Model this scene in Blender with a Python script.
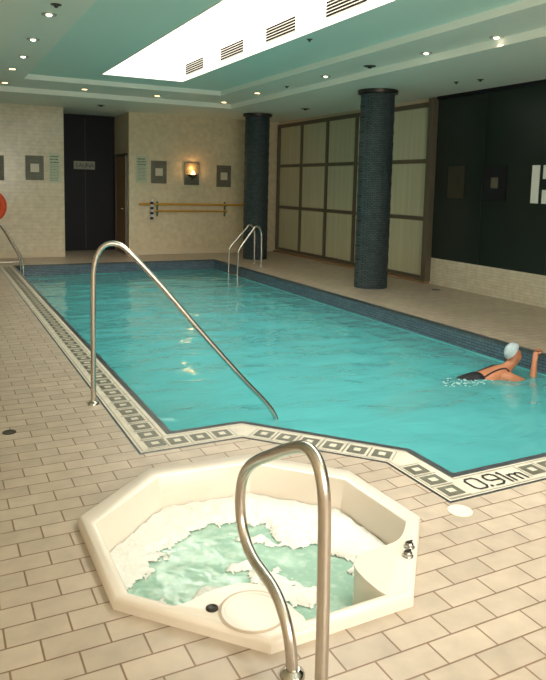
import bpy, bmesh, math, random
from mathutils import Vector, Matrix, noise
from mathutils.geometry import delaunay_2d_cdt
random.seed(7)
PI = math.pi
for o in list(bpy.data.objects): bpy.data.objects.remove(o)
SC = bpy.context.scene
COL = SC.collection

# ------------------------------------------------------------------ camera
cam_d = bpy.data.cameras.new('camera'); cam = bpy.data.objects.new('camera', cam_d); COL.objects.link(cam)
PITCH, ROLL, YAW, FPX, EYE = 0.11647, 0.022655, 0.467744, 675.39, 1.6
cy_, sy_, cp_, sp_ = math.cos(YAW), math.sin(YAW), math.cos(PITCH), math.sin(PITCH)
fw = Vector((sy_*cp_, cy_*cp_, -sp_)); rt0 = Vector((cy_, -sy_, 0)); up0 = rt0.cross(fw)
rt = rt0*math.cos(ROLL) + up0*math.sin(ROLL); up = up0*math.cos(ROLL) - rt0*math.sin(ROLL)
M3 = Matrix((rt, up, -fw)).transposed()
cam.matrix_world = Matrix.Translation((0, 0, EYE)) @ M3.to_4x4()
cam_d.sensor_fit = 'HORIZONTAL'; cam_d.sensor_width = 36; cam_d.lens = FPX*36/546
cam_d.shift_y = -75/546; cam_d.clip_start = 0.05
SC.camera = cam

# ------------------------------------------------------------------ view, world, daylight
SC.view_settings.view_transform = 'Standard'; SC.view_settings.look = 'None'
SC.view_settings.gamma = 1; SC.view_settings.use_curve_mapping = False
SC.view_settings.exposure = 0.0
W = bpy.data.worlds.new('sky'); SC.world = W; W.use_nodes = True
W.node_tree.nodes['Background'].inputs[0].default_value = (0.85, 0.95, 1, 1)
W.node_tree.nodes['Background'].inputs[1].default_value = 1.0

def area(name, loc, rot, sx, sy, energy, color, spread=PI):
    d = bpy.data.lights.new(name, 'AREA'); d.shape = 'RECTANGLE'; d.size = sx; d.size_y = sy
    d.energy = energy; d.color = color; d.spread = spread
    o = bpy.data.objects.new(name, d); COL.objects.link(o); o.location = loc; o.rotation_euler = rot
    return o
# daylight falling through the long roof light
area('skylight_daylight', (3.12, 4.9, 5.1), (0, 0, 0), 1.3, 12.0, 540, (1, .96, .89))
# added warm fill for the near deck and spa, from behind the camera
area('front_window_daylight', (1.6, -2.38, 2.0), (math.radians(84), 0, 0), 3.6, 1.7, 240, (1, .90, .77))

# ------------------------------------------------------------------ materials
def nt(name):
    m = bpy.data.materials.new(name); m.use_nodes = True
    t = m.node_tree; return m, t, t.nodes['Principled BSDF'], t.nodes['Material Output']
def flat(name, col, rough=.5, metal=0., spec=.5, emis=None, es=0., bump=0., bscale=30, var=0.):
    m, t, b, o = nt(name)
    b.inputs['Base Color'].default_value = (*col, 1); b.inputs['Roughness'].default_value = rough
    b.inputs['Metallic'].default_value = metal; b.inputs['Specular IOR Level'].default_value = spec
    if emis: b.inputs['Emission Color'].default_value = (*emis, 1); b.inputs['Emission Strength'].default_value = es
    tc = t.nodes.new('ShaderNodeTexCoord'); nz = t.nodes.new('ShaderNodeTexNoise')
    nz.inputs['Scale'].default_value = bscale; t.links.new(tc.outputs['Object'], nz.inputs['Vector'])
    if bump:
        bp = t.nodes.new('ShaderNodeBump'); bp.inputs['Strength'].default_value = bump; bp.inputs['Distance'].default_value = .01
        t.links.new(nz.outputs['Fac'], bp.inputs['Height']); t.links.new(bp.outputs['Normal'], b.inputs['Normal'])
    if var:
        mx = t.nodes.new('ShaderNodeMix'); mx.data_type = 'RGBA'
        mx.inputs['A'].default_value = (*[c*(1-var) for c in col], 1); mx.inputs['B'].default_value = (*[min(1, c*(1+var)) for c in col], 1)
        t.links.new(nz.outputs['Fac'], mx.inputs['Factor']); t.links.new(mx.outputs['Result'], b.inputs['Base Color'])
    return m
def brick(name, c1, c2, mortar, w, h, ms, axes='xy', off=(0, 0), rough=.45, bump=.4, stain=None, spec=.5, offset=.5):
    m, t, b, o = nt(name); N = t.nodes; L = t.links
    tc = N.new('ShaderNodeTexCoord'); sp = N.new('ShaderNodeSeparateXYZ'); cb = N.new('ShaderNodeCombineXYZ')
    L.new(tc.outputs['Object'], sp.inputs[0])
    L.new(sp.outputs['xyz'.index(axes[0])], cb.inputs[0]); L.new(sp.outputs['xyz'.index(axes[1])], cb.inputs[1])
    mp = N.new('ShaderNodeMapping'); mp.inputs['Location'].default_value = (off[0], off[1], 0)
    L.new(cb.outputs[0], mp.inputs[0])
    br = N.new('ShaderNodeTexBrick'); br.inputs['Scale'].default_value = 1; br.offset = offset
    br.inputs['Brick Width'].default_value = w; br.inputs['Row Height'].default_value = h
    br.inputs['Mortar Size'].default_value = ms; br.inputs['Mortar Smooth'].default_value = .3
    br.inputs['Color1'].default_value = (*c1, 1); br.inputs['Color2'].default_value = (*c2, 1); br.inputs['Mortar'].default_value = (*mortar, 1)
    L.new(mp.outputs[0], br.inputs['Vector'])
    nz = N.new('ShaderNodeTexNoise'); nz.inputs['Scale'].default_value = 9; nz.inputs['Detail'].default_value = 5
    L.new(tc.outputs['Object'], nz.inputs['Vector'])
    mr = N.new('ShaderNodeMapRange'); mr.inputs['From Min'].default_value = .3; mr.inputs['From Max'].default_value = .7
    mr.inputs['To Min'].default_value = .88; mr.inputs['To Max'].default_value = 1.08
    L.new(nz.outputs['Fac'], mr.inputs[0])
    mul = N.new('ShaderNodeVectorMath'); mul.operation = 'SCALE'
    L.new(br.outputs['Color'], mul.inputs[0]); L.new(mr.outputs[0], mul.inputs['Scale'])
    src = mul.outputs[0]
    if stain:
        n2 = N.new('ShaderNodeTexNoise'); n2.inputs['Scale'].default_value = stain[1]; n2.inputs['Detail'].default_value = 3
        L.new(tc.outputs['Object'], n2.inputs['Vector'])
        m2 = N.new('ShaderNodeMapRange'); m2.inputs['From Min'].default_value = .56; m2.inputs['From Max'].default_value = .72; m2.inputs['To Max'].default_value = stain[2]
        L.new(n2.outputs['Fac'], m2.inputs[0])
        mx = N.new('ShaderNodeMix'); mx.data_type = 'RGBA'; L.new(m2.outputs[0], mx.inputs['Factor'])
        L.new(src, mx.inputs['A']); mx.inputs['B'].default_value = (*stain[0], 1); src = mx.outputs['Result']
    L.new(src, b.inputs['Base Color'])
    b.inputs['Roughness'].default_value = rough; b.inputs['Specular IOR Level'].default_value = spec
    bp = N.new('ShaderNodeBump'); bp.inputs['Strength'].default_value = bump; bp.inputs['Distance'].default_value = .004; bp.invert = True
    L.new(br.outputs['Fac'], bp.inputs['Height']); L.new(bp.outputs['Normal'], b.inputs['Normal'])
    return m
def water_mat(name, tint, body, bodyfac, rough=.03, bump=.25, bscale=(2.2, 6, 1), foam=None):
    m, t, b, o = nt(name); N = t.nodes; L = t.links
    N.remove(b)
    tr = N.new('ShaderNodeBsdfTransparent'); tr.inputs[0].default_value = (*tint, 1)
    df = N.new('ShaderNodeBsdfDiffuse'); df.inputs[0].default_value = (*body, 1)
    gl = N.new('ShaderNodeBsdfGlossy'); gl.inputs['Roughness'].default_value = rough; gl.inputs[0].default_value = (1, 1, 1, 1)
    m1 = N.new('ShaderNodeMixShader'); m1.inputs[0].default_value = bodyfac
    L.new(tr.outputs[0], m1.inputs[1]); L.new(df.outputs[0], m1.inputs[2])
    fr = N.new('ShaderNodeFresnel'); fr.inputs[0].default_value = 1.33
    tc = N.new('ShaderNodeTexCoord'); mp = N.new('ShaderNodeMapping'); mp.inputs['Scale'].default_value = bscale
    L.new(tc.outputs['Object'], mp.inputs[0])
    nz = N.new('ShaderNodeTexNoise'); nz.inputs['Scale'].default_value = 1.0; nz.inputs['Detail'].default_value = 3; nz.inputs['Distortion'].default_value = .6
    L.new(mp.outputs[0], nz.inputs['Vector'])
    bp = N.new('ShaderNodeBump'); bp.inputs['Strength'].default_value = bump; bp.inputs['Distance'].default_value = .06
    L.new(nz.outputs['Fac'], bp.inputs['Height'])
    for n in (gl, fr): L.new(bp.outputs['Normal'], n.inputs['Normal'])
    m2 = N.new('ShaderNodeMixShader'); L.new(fr.outputs[0], m2.inputs[0]); L.new(m1.outputs[0], m2.inputs[1]); L.new(gl.outputs[0], m2.inputs[2])
    if foam:
        f2 = N.new('ShaderNodeTexNoise'); f2.inputs['Scale'].default_value = 22; f2.inputs['Detail'].default_value = 6
        L.new(tc.outputs['Object'], f2.inputs['Vector'])
        r = N.new('ShaderNodeMapRange'); r.inputs['From Min'].default_value = .5; r.inputs['From Max'].default_value = .75; r.inputs['To Max'].default_value = foam
        L.new(f2.outputs['Fac'], r.inputs[0])
        d2 = N.new('ShaderNodeBsdfDiffuse'); d2.inputs[0].default_value = (.9, .93, .86, 1)
        m3 = N.new('ShaderNodeMixShader'); L.new(r.outputs[0], m3.inputs[0]); L.new(m2.outputs[0], m3.inputs[1]); L.new(d2.outputs[0], m3.inputs[2]); m2 = m3
    L.new(m2.outputs[0], o.inputs[0])
    return m

MT = {}
MT['deck'] = brick('deck_tile', (.43, .355, .272), (.505, .42, .325), (.22, .14, .085), .224, .1175, .0042, 'xy', (-.177, -1.73), rough=.38, bump=.5)
MT['band'] = brick('mosaic_band', (.74, .69, .56), (.68, .63, .51), (.42, .38, .30), .0165, .0165, .0013, 'xy', rough=.4, bump=.2, offset=0)
MT['motif'] = brick('mosaic_grey_green', (.125, .125, .085), (.095, .10, .07), (.22, .21, .16), .0165, .0165, .0011, 'xy', rough=.4, bump=.2, offset=0)
MT['black'] = flat('black_mosaic', (.02, .02, .022), .35)
MT['nosing'] = brick('slate_nosing', (.045, .055, .06), (.07, .08, .085), (.015, .018, .02), .02, .05, .002, 'xy', rough=.3, bump=.4, offset=0)
MT['pooltile'] = brick('pool_edge_tile', (.075, .11, .145), (.10, .145, .185), (.015, .03, .045), .10, .033, .003, 'xz', rough=.25, bump=.4)
MT['pooltile_y'] = brick('pool_edge_tile_side', (.075, .11, .145), (.10, .145, .185), (.015, .03, .045), .10, .033, .003, 'yz', rough=.25, bump=.4)
MT['basin'] = flat('pool_plaster', (.22, .72, .70), .6)
MT['lane'] = flat('pool_floor_stripe', (.05, .16, .22), .5)
MT['walltile'] = brick('wall_tile_back', (.68, .59, .42), (.65, .565, .40), (.55, .48, .34), .45, .075, .003, 'xz', rough=.2, bump=.6)
MT['plainwall'] = brick('wall_tile_back_matt', (.68, .575, .39), (.665, .56, .38), (.64, .54, .365), .22, .075, .002, 'xz', rough=.45, bump=.15)
MT['lowtile'] = brick('wall_tile_right', (.66, .60, .47), (.61, .55, .43), (.45, .40, .30), .22, .045, .003, 'yz', rough=.3, bump=.5)
MT['paint'] = flat('ceiling_paint', (.66, .84, .77), .6, bump=.03)  # inner ceiling: teal light bounced off the pool is put into the colour
MT['paint2'] = flat('perimeter_ceiling_paint', (.80, .82, .74), .6, bump=.03)  # same ceiling, greyer: less pool bounce put into the colour
MT['riser'] = flat('ceiling_step_paint', (.85, .87, .79), .6)  # step faces paler, the skylight falling on them put into the colour
MT['well'] = flat('skylight_well_paint', (.88, .88, .82), .6)
MT['cream'] = flat('cream_paint', (.66, .56, .40), .55)
MT['darkpanel'] = flat('dark_door_panel', (.010, .010, .012), .5, spec=.2)
MT['darkglass'] = flat('dark_green_glass_wall', (.013, .022, .018), .25, spec=.35, var=.2, bscale=1.2)
MT['wood'] = flat('brown_wood', (.32, .19, .10), .4, var=.2)
MT['bronze'] = flat('bronze_frame', (.13, .11, .078), .4, metal=.2)
MT['column'] = brick('column_mosaic', (.045, .066, .074), (.07, .095, .102), (.02, .026, .03), .05, .028, .0035, 'xz', rough=.55, bump=1., spec=.2)
MT['steel'] = flat('brushed_steel', (.58, .54, .49), .27, metal=1., bump=.02, bscale=80)
MT['chrome'] = flat('chrome', (.5, .5, .47), .12, metal=1.)
MT['darkmetal'] = flat('dark_metal', (.05, .045, .04), .4, metal=.6)
MT['shell'] = flat('cream_acrylic', (.76, .685, .585), .25, spec=.5)
MT['spawater'] = water_mat('spa_water', (.74, .94, .82), (.52, .82, .66), .66, .08, .12, (9, 9, 1), foam=.30)
MT['foam'] = flat('foam', (.80, .80, .74), .7, bump=.8, bscale=45)
MT['poolwater'] = water_mat('pool_water', (.50, .90, .90), (.13, .50, .51), .60, .05, .27, (2.4, 5.0, 1))
MT['splash'] = flat('splash_foam', (.36, .60, .57), .6)
MT['yellow'] = flat('yellow_pole', (.60, .30, .03), .4)
MT['white'] = flat('white_plastic', (.75, .75, .7), .4)
MT['navy'] = flat('navy_plastic', (.015, .02, .08), .4)
MT['green'] = flat('green_bracket', (.08, .15, .07), .5)
MT['orange'] = flat('orange_red_foam', (.85, .09, .02), .5)
MT['plate'] = brick('grey_green_plate', (.17, .16, .11), (.14, .135, .095), (.11, .10, .07), .06, .06, .004, 'xz', rough=.5, bump=.2, offset=0)
MT['insert'] = flat('pale_insert', (.62, .55, .43), .4)
MT['paper'] = flat('pale_green_notice', (.50, .54, .38), .5)
MT['ink'] = flat('dark_print', (.10, .14, .10), .6)
MT['signplate'] = flat('sign_plate', (.27, .26, .19), .4)
MT['lamp'] = flat('lamp_glow', (1, .8, .5), .5, emis=(1, .62, .25), es=7)
MT['halogen'] = flat('halogen_glow', (1, .9, .8), .5, emis=(1, .88, .70), es=6)
MT['trim'] = flat('lamp_trim', (.42, .44, .38), .35, metal=.5)
MT['flame'] = flat('sconce_glow', (1, .8, .5), .5, emis=(1, .55, .16), es=14)
MT['skin'] = flat('skin', (.50, .20, .10), .45)
MT['suit'] = flat('black_swimsuit', (.012, .014, .018), .5)
MT['cap'] = flat('pale_blue_swim_cap', (.42, .52, .55), .35, var=.35, bscale=25)
MT['dimbrown'] = flat('dim_brown_board', (.030, .026, .015), .5)  # colour of a faint reflection in the dark wall
MT['slot'] = flat('vent_slot', (.02, .012, .01), .9, spec=0)
MT['seal'] = flat('tan_seal', (.55, .44, .32), .6)  # darker tan standing for the shade in the lid groove
MT['cover'] = flat('cream_cover', (.80, .73, .58), .35)
MT['pit'] = flat('drain_dark', (.06, .05, .04), .5, metal=.3)
# ribbed, frosted screen
m, t, b, o = nt('ribbed_frosted_glass'); N = t.nodes; L = t.links
b.inputs['Base Color'].default_value = (.40, .38, .26, 1); b.inputs['Roughness'].default_value = .3; b.inputs['Transmission Weight'].default_value = 0
tc = N.new('ShaderNodeTexCoord'); wv = N.new('ShaderNodeTexNoise'); mp = N.new('ShaderNodeMapping'); mp.inputs['Scale'].default_value = (1, 28, .6)
L.new(tc.outputs['Object'], mp.inputs[0]); L.new(mp.outputs[0], wv.inputs['Vector']); wv.inputs['Scale'].default_value = 1.; wv.inputs['Detail'].default_value = 4
cr = N.new('ShaderNodeMix'); cr.data_type = 'RGBA'; cr.inputs['A'].default_value = (.40, .40, .27, 1); cr.inputs['B'].default_value = (.66, .64, .45, 1)
L.new(wv.outputs['Fac'], cr.inputs['Factor']); L.new(cr.outputs['Result'], b.inputs['Base Color'])
bp = N.new('ShaderNodeBump'); bp.inputs['Strength'].default_value = .3; L.new(wv.outputs['Fac'], bp.inputs['Height']); L.new(bp.outputs['Normal'], b.inputs['Normal'])
MT['screen'] = m
m, t, b, o = nt('clear_glazing'); N = t.nodes; L = t.links
g = N.new('ShaderNodeBsdfGlossy'); g.inputs['Roughness'].default_value = .02; tr = N.new('ShaderNodeBsdfTransparent'); mx = N.new('ShaderNodeMixShader'); mx.inputs[0].default_value = .06
L.new(tr.outputs[0], mx.inputs[1]); L.new(g.outputs[0], mx.inputs[2]); L.new(mx.outputs[0], o.inputs[0]); MT['glazing'] = m

# ------------------------------------------------------------------ builders
def mesh(name, bm, mats, parent=None, smooth=False, loc=None):
    bm.normal_update()
    me = bpy.data.meshes.new(name); bm.to_mesh(me); bm.free()
    if not isinstance(mats, (list, tuple)): mats = [mats]
    for q in mats: me.materials.append(MT[q])
    if smooth:
        for p in me.polygons: p.use_smooth = True
        try: me.set_sharp_from_angle(angle=math.radians(40))
        except Exception: pass
    ob = bpy.data.objects.new(name, me); COL.objects.link(ob)
    if parent: ob.parent = parent; ob.matrix_parent_inverse = Matrix.Translation(-Vector(parent.location)) if parent.type == 'EMPTY' or parent.location.length else Matrix()
    return ob
def tag(o, label, cat, group=None, kind=None):
    o['label'] = label; o['category'] = cat
    if group: o['group'] = group
    if kind: o['kind'] = kind
    return o
def thing(name, label, cat, loc=(0, 0, 0), group=None):
    o = bpy.data.objects.new(name, None); COL.objects.link(o); o.location = loc; o.empty_display_size = .1
    return tag(o, label, cat, group)
def struct(o): o['kind'] = 'structure'; return o
def box(bm, x0, x1, y0, y1, z0, z1, mi=0, bev=0.):
    vs = [bm.verts.new((x, y, z)) for x in (x0, x1) for y in (y0, y1) for z in (z0, z1)]
    fs = [bm.faces.new([vs[i] for i in q]) for q in ((0, 1, 3, 2), (4, 6, 7, 5), (0, 4, 5, 1), (2, 3, 7, 6), (0, 2, 6, 4), (1, 5, 7, 3))]
    for f in fs: f.material_index = mi
    if bev:
        es = list({e for f in fs for e in f.edges})
        bmesh.ops.bevel(bm, geom=es, offset=bev, segments=2, affect='EDGES', profile=.6)
    return fs
def BM(): return bmesh.new()
def quad(bm, pts, mi=0):
    f = bm.faces.new([bm.verts.new(p) for p in pts]); f.material_index = mi; return f
def prism(bm, poly, z0, z1, mi=0, bev=0., top_only=False):
    lo = [bm.verts.new((x, y, z0)) for x, y in poly]; hi = [bm.verts.new((x, y, z1)) for x, y in poly]
    n = len(poly); fs = [bm.faces.new(hi), bm.faces.new(lo[::-1])]
    for i in range(n): fs.append(bm.faces.new((lo[i], lo[(i+1) % n], hi[(i+1) % n], hi[i])))
    for f in fs: f.material_index = mi
    if bev: bmesh.ops.bevel(bm, geom=list(fs[0].edges), offset=bev, segments=3, affect='EDGES', profile=.5)
def catmull(P, n=8):
    P = [Vector(p) for p in P]; Q = [P[0]*2-P[1]]+P+[P[-1]*2-P[-2]]; out = []
    for i in range(1, len(Q)-2):
        a, b_, c, d = Q[i-1:i+3]
        for k in range(n):
            s = k/n
            out.append(.5*((2*b_)+(c-a)*s+(2*a-5*b_+4*c-d)*s*s+(3*b_-a-3*c+d)*s**3))
    out.append(P[-1]); return out
def tube(bm, P, r, seg=12, mi=0, cap=True):
    P = [Vector(p) for p in P]; T = [(P[min(i+1, len(P)-1)]-P[max(i-1, 0)]).normalized() for i in range(len(P))]
    u = T[0].orthogonal().normalized(); rings = []
    for i, p in enumerate(P):
        u = (u-T[i]*u.dot(T[i])).normalized(); v = T[i].cross(u)
        rr = r[i] if isinstance(r, (list, tuple)) else r
        rings.append([bm.verts.new(p+(u*math.cos(2*PI*k/seg)+v*math.sin(2*PI*k/seg))*rr) for k in range(seg)])
    for A, B in zip(rings, rings[1:]):
        for k in range(seg): bm.faces.new((A[k], A[(k+1) % seg], B[(k+1) % seg], B[k])).material_index = mi
    if cap: bm.faces.new(rings[0][::-1]).material_index = mi; bm.faces.new(rings[-1]).material_index = mi
def lathe(bm, c, prof, seg=24, axis='z', mi=0):
    c = Vector(c); rings = []
    for r, h in prof:
        ring = []
        for k in range(seg):
            a = 2*PI*k/seg; p = {'z': (r*math.cos(a), r*math.sin(a), h), 'y': (r*math.cos(a), h, r*math.sin(a)), 'x': (h, r*math.cos(a), r*math.sin(a))}[axis]
            ring.append(bm.verts.new(c+Vector(p)))
        rings.append(ring)
    for A, B in zip(rings, rings[1:]):
        for k in range(seg): bm.faces.new((A[k], A[(k+1) % seg], B[(k+1) % seg], B[k])).material_index = mi
    for rr in (rings[0], rings[-1]):
        try: bm.faces.new(rr).material_index = mi
        except Exception: pass
    bmesh.ops.recalc_face_normals(bm, faces=bm.faces)
def holed(outer, holes, z, bm, mi=0, down=False):
    """flat face with holes at height z"""
    pts = [Vector(p) for p in outer]; faces_in = [list(range(len(outer)))]; E = [(i, (i+1) % len(outer)) for i in range(len(outer))]
    for h in holes:
        b0 = len(pts); pts += [Vector(p) for p in h]; E += [(b0+i, b0+(i+1) % len(h)) for i in range(len(h))]
    V, _, F, *_ = delaunay_2d_cdt(pts, E, [], 0, 1e-6)
    def inside(p, poly):
        c = False; n = len(poly)
        for i in range(n):
            (x1, y1), (x2, y2) = poly[i], poly[(i+1) % n]
            if (y1 > p.y) != (y2 > p.y) and p.x < (x2-x1)*(p.y-y1)/(y2-y1)+x1: c = not c
        return c
    vs = [bm.verts.new((v.x, v.y, z)) for v in V]
    for f in F:
        c = sum((V[i] for i in f), Vector((0, 0)))/len(f)
        if inside(c, outer) and not any(inside(c, h) for h in holes):
            q = [vs[i] for i in f]; fc = bm.faces.new(q); fc.normal_update()
            if (fc.normal.z < 0) != down: fc.normal_flip()
            fc.material_index = mi
def inset(poly, d):
    """offset a CCW polygon inwards by d (number or one per edge)"""
    n = len(poly); P = [Vector(p) for p in poly]; dd = d if isinstance(d, (list, tuple)) else [d]*n; L_ = []
    for i in range(n):
        e = (P[(i+1) % n]-P[i]).normalized(); nn = Vector((-e.y, e.x)); L_.append((P[i]+nn*dd[i], e))
    out = []
    for i in range(n):
        p, e = L_[i-1]; q, g = L_[i]; den = e.x*g.y-e.y*g.x
        s = ((q.x-p.x)*g.y-(q.y-p.y)*g.x)/den if abs(den) > 1e-6 else 0
        v = p+e*s if abs(den) > 1e-6 else q; out.append((v.x, v.y))
    return out

# ------------------------------------------------------------------ plan
XL, XR, YF, YB = -1.2, 7.56, -2.5, 14.8
ZP, ZM, ZI = 3.13, 3.22, 3.30
WL = -.20                                   # pool water level
P_OUT = [(1.05, 3.78), (1.72, 3.78), (2.33, 3.085), (2.33, 2.53), (5.43, 2.54), (5.43, 13.50), (1.05, 13.50)]
P_IN = [(1.295, 4.02), (1.82, 4.02), (2.55, 3.18), (2.55, 2.765), (5.428, 2.765), (5.428, 13.498), (1.295, 13.498)]
P_W = inset(P_IN, .045)
SPA = [(.56, 3.07), (.56, 2.38), (.99, 1.91), (1.61, 1.92), (2.04, 2.41), (2.02, 2.99), (1.60, 3.43), (1.01, 3.47)]   # CCW
WS = -.13                                   # hot tub water level

# ------------------------------------------------------------------ floor, pool, band
bm = BM()
holed([(XL, YF), (XR, YF), (XR, YB), (3.88, YB), (3.88, 16.2), (2.50, 16.2), (2.50, YB), (XL, YB)], [P_OUT, inset(SPA, .03)], 0, bm)
struct(mesh('floor', bm, 'deck'))

bm = BM()
holed(P_OUT, [P_IN], 0.002, bm, 0)
# black line along the outer edge
def along(bm, p, q, w, z, mi):
    p, q = Vector(p), Vector(q); e = (q-p).normalized(); n = Vector((-e.y, e.x))
    a, b_, c, d = p-e*.0, q+e*.0, q+n*w, p+n*w
    quad(bm, [(v.x, v.y, z) for v in (a, b_, c, d)], mi)
O2 = inset(P_OUT, .013)
for i in (0, 1, 2, 3, 6):
    a, b_, c, d = P_OUT[i], P_OUT[(i+1) % 7], O2[(i+1) % 7], O2[i]
    quad(bm, [(*a, .0035), (*b_, .0035), (*c, .0035), (*d, .0035)], 2)
def motif(bm, c, e, s=.112, t_=.116):
    """grey-green ring with a pale centre; c centre, e direction along the band"""
    c = Vector(c); e = Vector(e).normalized(); n = Vector((-e.y, e.x))
    def rect(a, b_, z, mi):
        quad(bm, [(*(c+e*x+n*y), z) for x, y in ((-a, -b_), (a, -b_), (a, b_), (-a, b_))], mi)
    rect(s/2, t_/2, .0045, 1); rect(.021, .024, .006, 0)
    for k in (-1, 1):                       # thin grey lines between neighbours
        quad(bm, [(*(c+e*(k*(s/2+.019)+dx)+n*y), .004) for dx, y in ((-.002, -.075), (.002, -.075), (.002, .075), (-.002, .075))], 1)
for k in range(60): motif(bm, (1.185, 3.905+.1585*k), (0, 1))
for k in range(3): motif(bm, (1.325+.151*k, 3.895), (1, 0))
dv = Vector((2.33-1.72, 3.085-3.78)).normalized(); nv = Vector((-dv.y, dv.x))
for k in range(6):
    c = Vector((1.72, 3.78))+nv*.118+dv*(.10+.155*k); motif(bm, c, dv)
for k in range(3): motif(bm, (2.432, 2.64+.145*k), (0, 1), .108)
for k in range(14): motif(bm, (3.055+.15*k, 2.66), (1, 0))
for a_, b_ in ((.027, .031), (.212, .216)):
    A_, B_ = inset(P_OUT, a_), inset(P_OUT, b_)
    for i in (0, 1, 2, 3, 6): quad(bm, [(*p, .0037) for p in (A_[i], A_[(i+1) % 7], B_[(i+1) % 7], B_[i])], 1)
band = struct(mesh('trim_1', bm, ['band', 'motif', 'black']))
# depth marking: strokes of 0.91m
bm = BM()
def stroke(pts, w=.0135, closed=False):
    pts = [Vector(p) for p in pts]
    if closed: pts = pts+[pts[0]]
    for p, q in zip(pts, pts[1:]):
        e = (q-p).normalized(); n = Vector((-e.y, e.x))*w/2; e = e*w*.4
        quad(bm, [(*v, .0052+random.random()*.0003) for v in (p-e-n, q+e-n, q+e+n, p-e+n)])
Y0, Y1 = 2.588, 2.712
def X(x, y): return (x+.012, Y0+(Y1-Y0)*y)
c_ = .018
stroke([X(2.562+c_, 0), X(2.645-c_, 0), X(2.645, .18), X(2.645, .82), X(2.645-c_, 1), X(2.562+c_, 1), X(2.562, .82), X(2.562, .18)], closed=True)
stroke([X(2.668, 0), X(2.668, .07)], .017)
stroke([X(2.698, .0), X(2.765-c_, 0), X(2.775, .18), X(2.775, .82), X(2.775-c_, 1), X(2.695+c_, 1), X(2.695, .84), X(2.695, .56), X(2.695+c_, .44), X(2.775, .44)])
stroke([X(2.818, 0), X(2.818, 1), X(2.806, .92)])
stroke([X(2.848, 0), X(2.848, .62)]); stroke([X(2.848, .5), X(2.868, .62), X(2.892, .56), X(2.894, 0)]); stroke([X(2.894, .5), X(2.912, .62), X(2.936, .56), X(2.938, 0)])
mesh('depth_marking', bm, 'black', band)

# nosing along the water, all round
bm = BM()
n = len(P_IN); drop = -.012
for i in range(n):
    a, b_, c, d = P_IN[i], P_IN[(i+1) % n], P_W[(i+1) % n], P_W[i]
    quad(bm, [(*a, .003), (*b_, .003), (*c, .003), (*d, .003)])
    quad(bm, [(*d, .003), (*c, .003), (*c, -.035), (*d, -.035)])
struct(mesh('trim_2', bm, 'nosing'))
bm = BM()
ZB = -1.15
for i in range(n):
    a, b_ = P_W[i], P_W[(i+1) % n]; side = 1 if abs(a[1]-b_[1]) > abs(a[0]-b_[0]) else 0
    quad(bm, [(*a, -.035), (*b_, -.035), (*b_, -.42), (*a, -.42)], side)
    quad(bm, [(*a, -.42), (*b_, -.42), (*b_, ZB), (*a, ZB)], 2)
holed(P_W, [], ZB, bm, 2)
struct(mesh('pool_basin', bm, ['pooltile', 'pooltile_y', 'basin', 'lane']))
# steps in the near left corner
bm = BM()
box(bm, 1.33, 1.95, 4.10, 5.6, ZB, -.75); box(bm, 1.33, 1.65, 4.10, 5.6, -.75, -.45)
struct(mesh('pool_steps', bm, 'basin'))

def inpoly(x, y, poly):
    c = False; n = len(poly)
    for i in range(n):
        (x1, y1), (x2, y2) = poly[i], poly[(i+1) % n]
        if (y1 > y) != (y2 > y) and x < (x2-x1)*(y-y1)/(y2-y1)+x1: c = not c
    return c
# water: rippled surface
def surface(poly, z, step, h, mat, name, skirt=0.):
    bm = BM()
    pts = [Vector(p) for p in poly]; E = [(i, (i+1) % len(poly)) for i in range(len(poly))]
    x0, x1 = min(p[0] for p in poly), max(p[0] for p in poly); y0, y1 = min(p[1] for p in poly), max(p[1] for p in poly)
    small = inset(poly, step*.5)
    yy = y0+step*.5; row = 0
    while yy < y1:
        xx = x0+step*.5
        while xx < x1:
            if inpoly(xx, yy, small): pts.append(Vector((xx+(row % 2)*step*.2, yy)))
            xx += step
        yy += step; row += 1
    V, _, F, *_ = delaunay_2d_cdt(pts, E, [], 0, 1e-7)
    vs = [bm.verts.new((v.x, v.y, z+h(v.x, v.y))) for v in V]
    for f in F:
        c = sum((V[i] for i in f), Vector((0, 0)))/len(f)
        if inpoly(c.x, c.y, poly):
            fc = bm.faces.new([vs[i] for i in f]); fc.normal_update()
            if fc.normal.z < 0: fc.normal_flip()
    return mesh(name, bm, mat, smooth=True)
def hw(x, y):
    s = .015*noise.noise(Vector((x*1.3, y*2.4, .3)))+.011*noise.noise(Vector((x*2.6+y*.8, y*5.2, 2.3)))+.005*noise.noise(Vector((x*7, y*9, 5.1)))
    d = math.hypot(x-4.55, (y-4.78)*1.4); s += .012*math.exp(-(d/.45)**2)*noise.noise(Vector((x*12, y*12, 1)))
    return s
pw = surface(P_W, WL, .06, hw, 'poolwater', 'pool_water')
tag(pw, 'rippled turquoise water filling the long swimming pool', 'water')

# ------------------------------------------------------------------ walls and ceiling
def wall_y(bm, x0, x1, y, z0, z1, mi=0): quad(bm, [(x0, y, z0), (x1, y, z0), (x1, y, z1), (x0, y, z1)], mi)
def wall_x(bm, x, y0, y1, z0, z1, mi=0): quad(bm, [(x, y0, z0), (x, y1, z0), (x, y1, z1), (x, y0, z1)], mi)
bm = BM(); wall_y(bm, XL, 2.50, YB, 0, ZP); struct(mesh('wall_back', bm, 'walltile'))
bm = BM(); wall_y(bm, 3.88, XR, YB, 0, ZP); struct(mesh('wall_back_right', bm, 'plainwall'))
bm = BM(); wall_x(bm, 2.50, YB, 16.2, 0, ZP); wall_x(bm, 3.88, YB, 16.2, 0, ZP); wall_y(bm, 2.50, 3.88, 16.2, 0, ZP); struct(mesh('wall_recess', bm, 'cream'))
bm = BM(); wall_x(bm, XL, YF, YB, 0, ZP); struct(mesh('wall_left', bm, 'cream'))
bm = BM()
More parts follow.
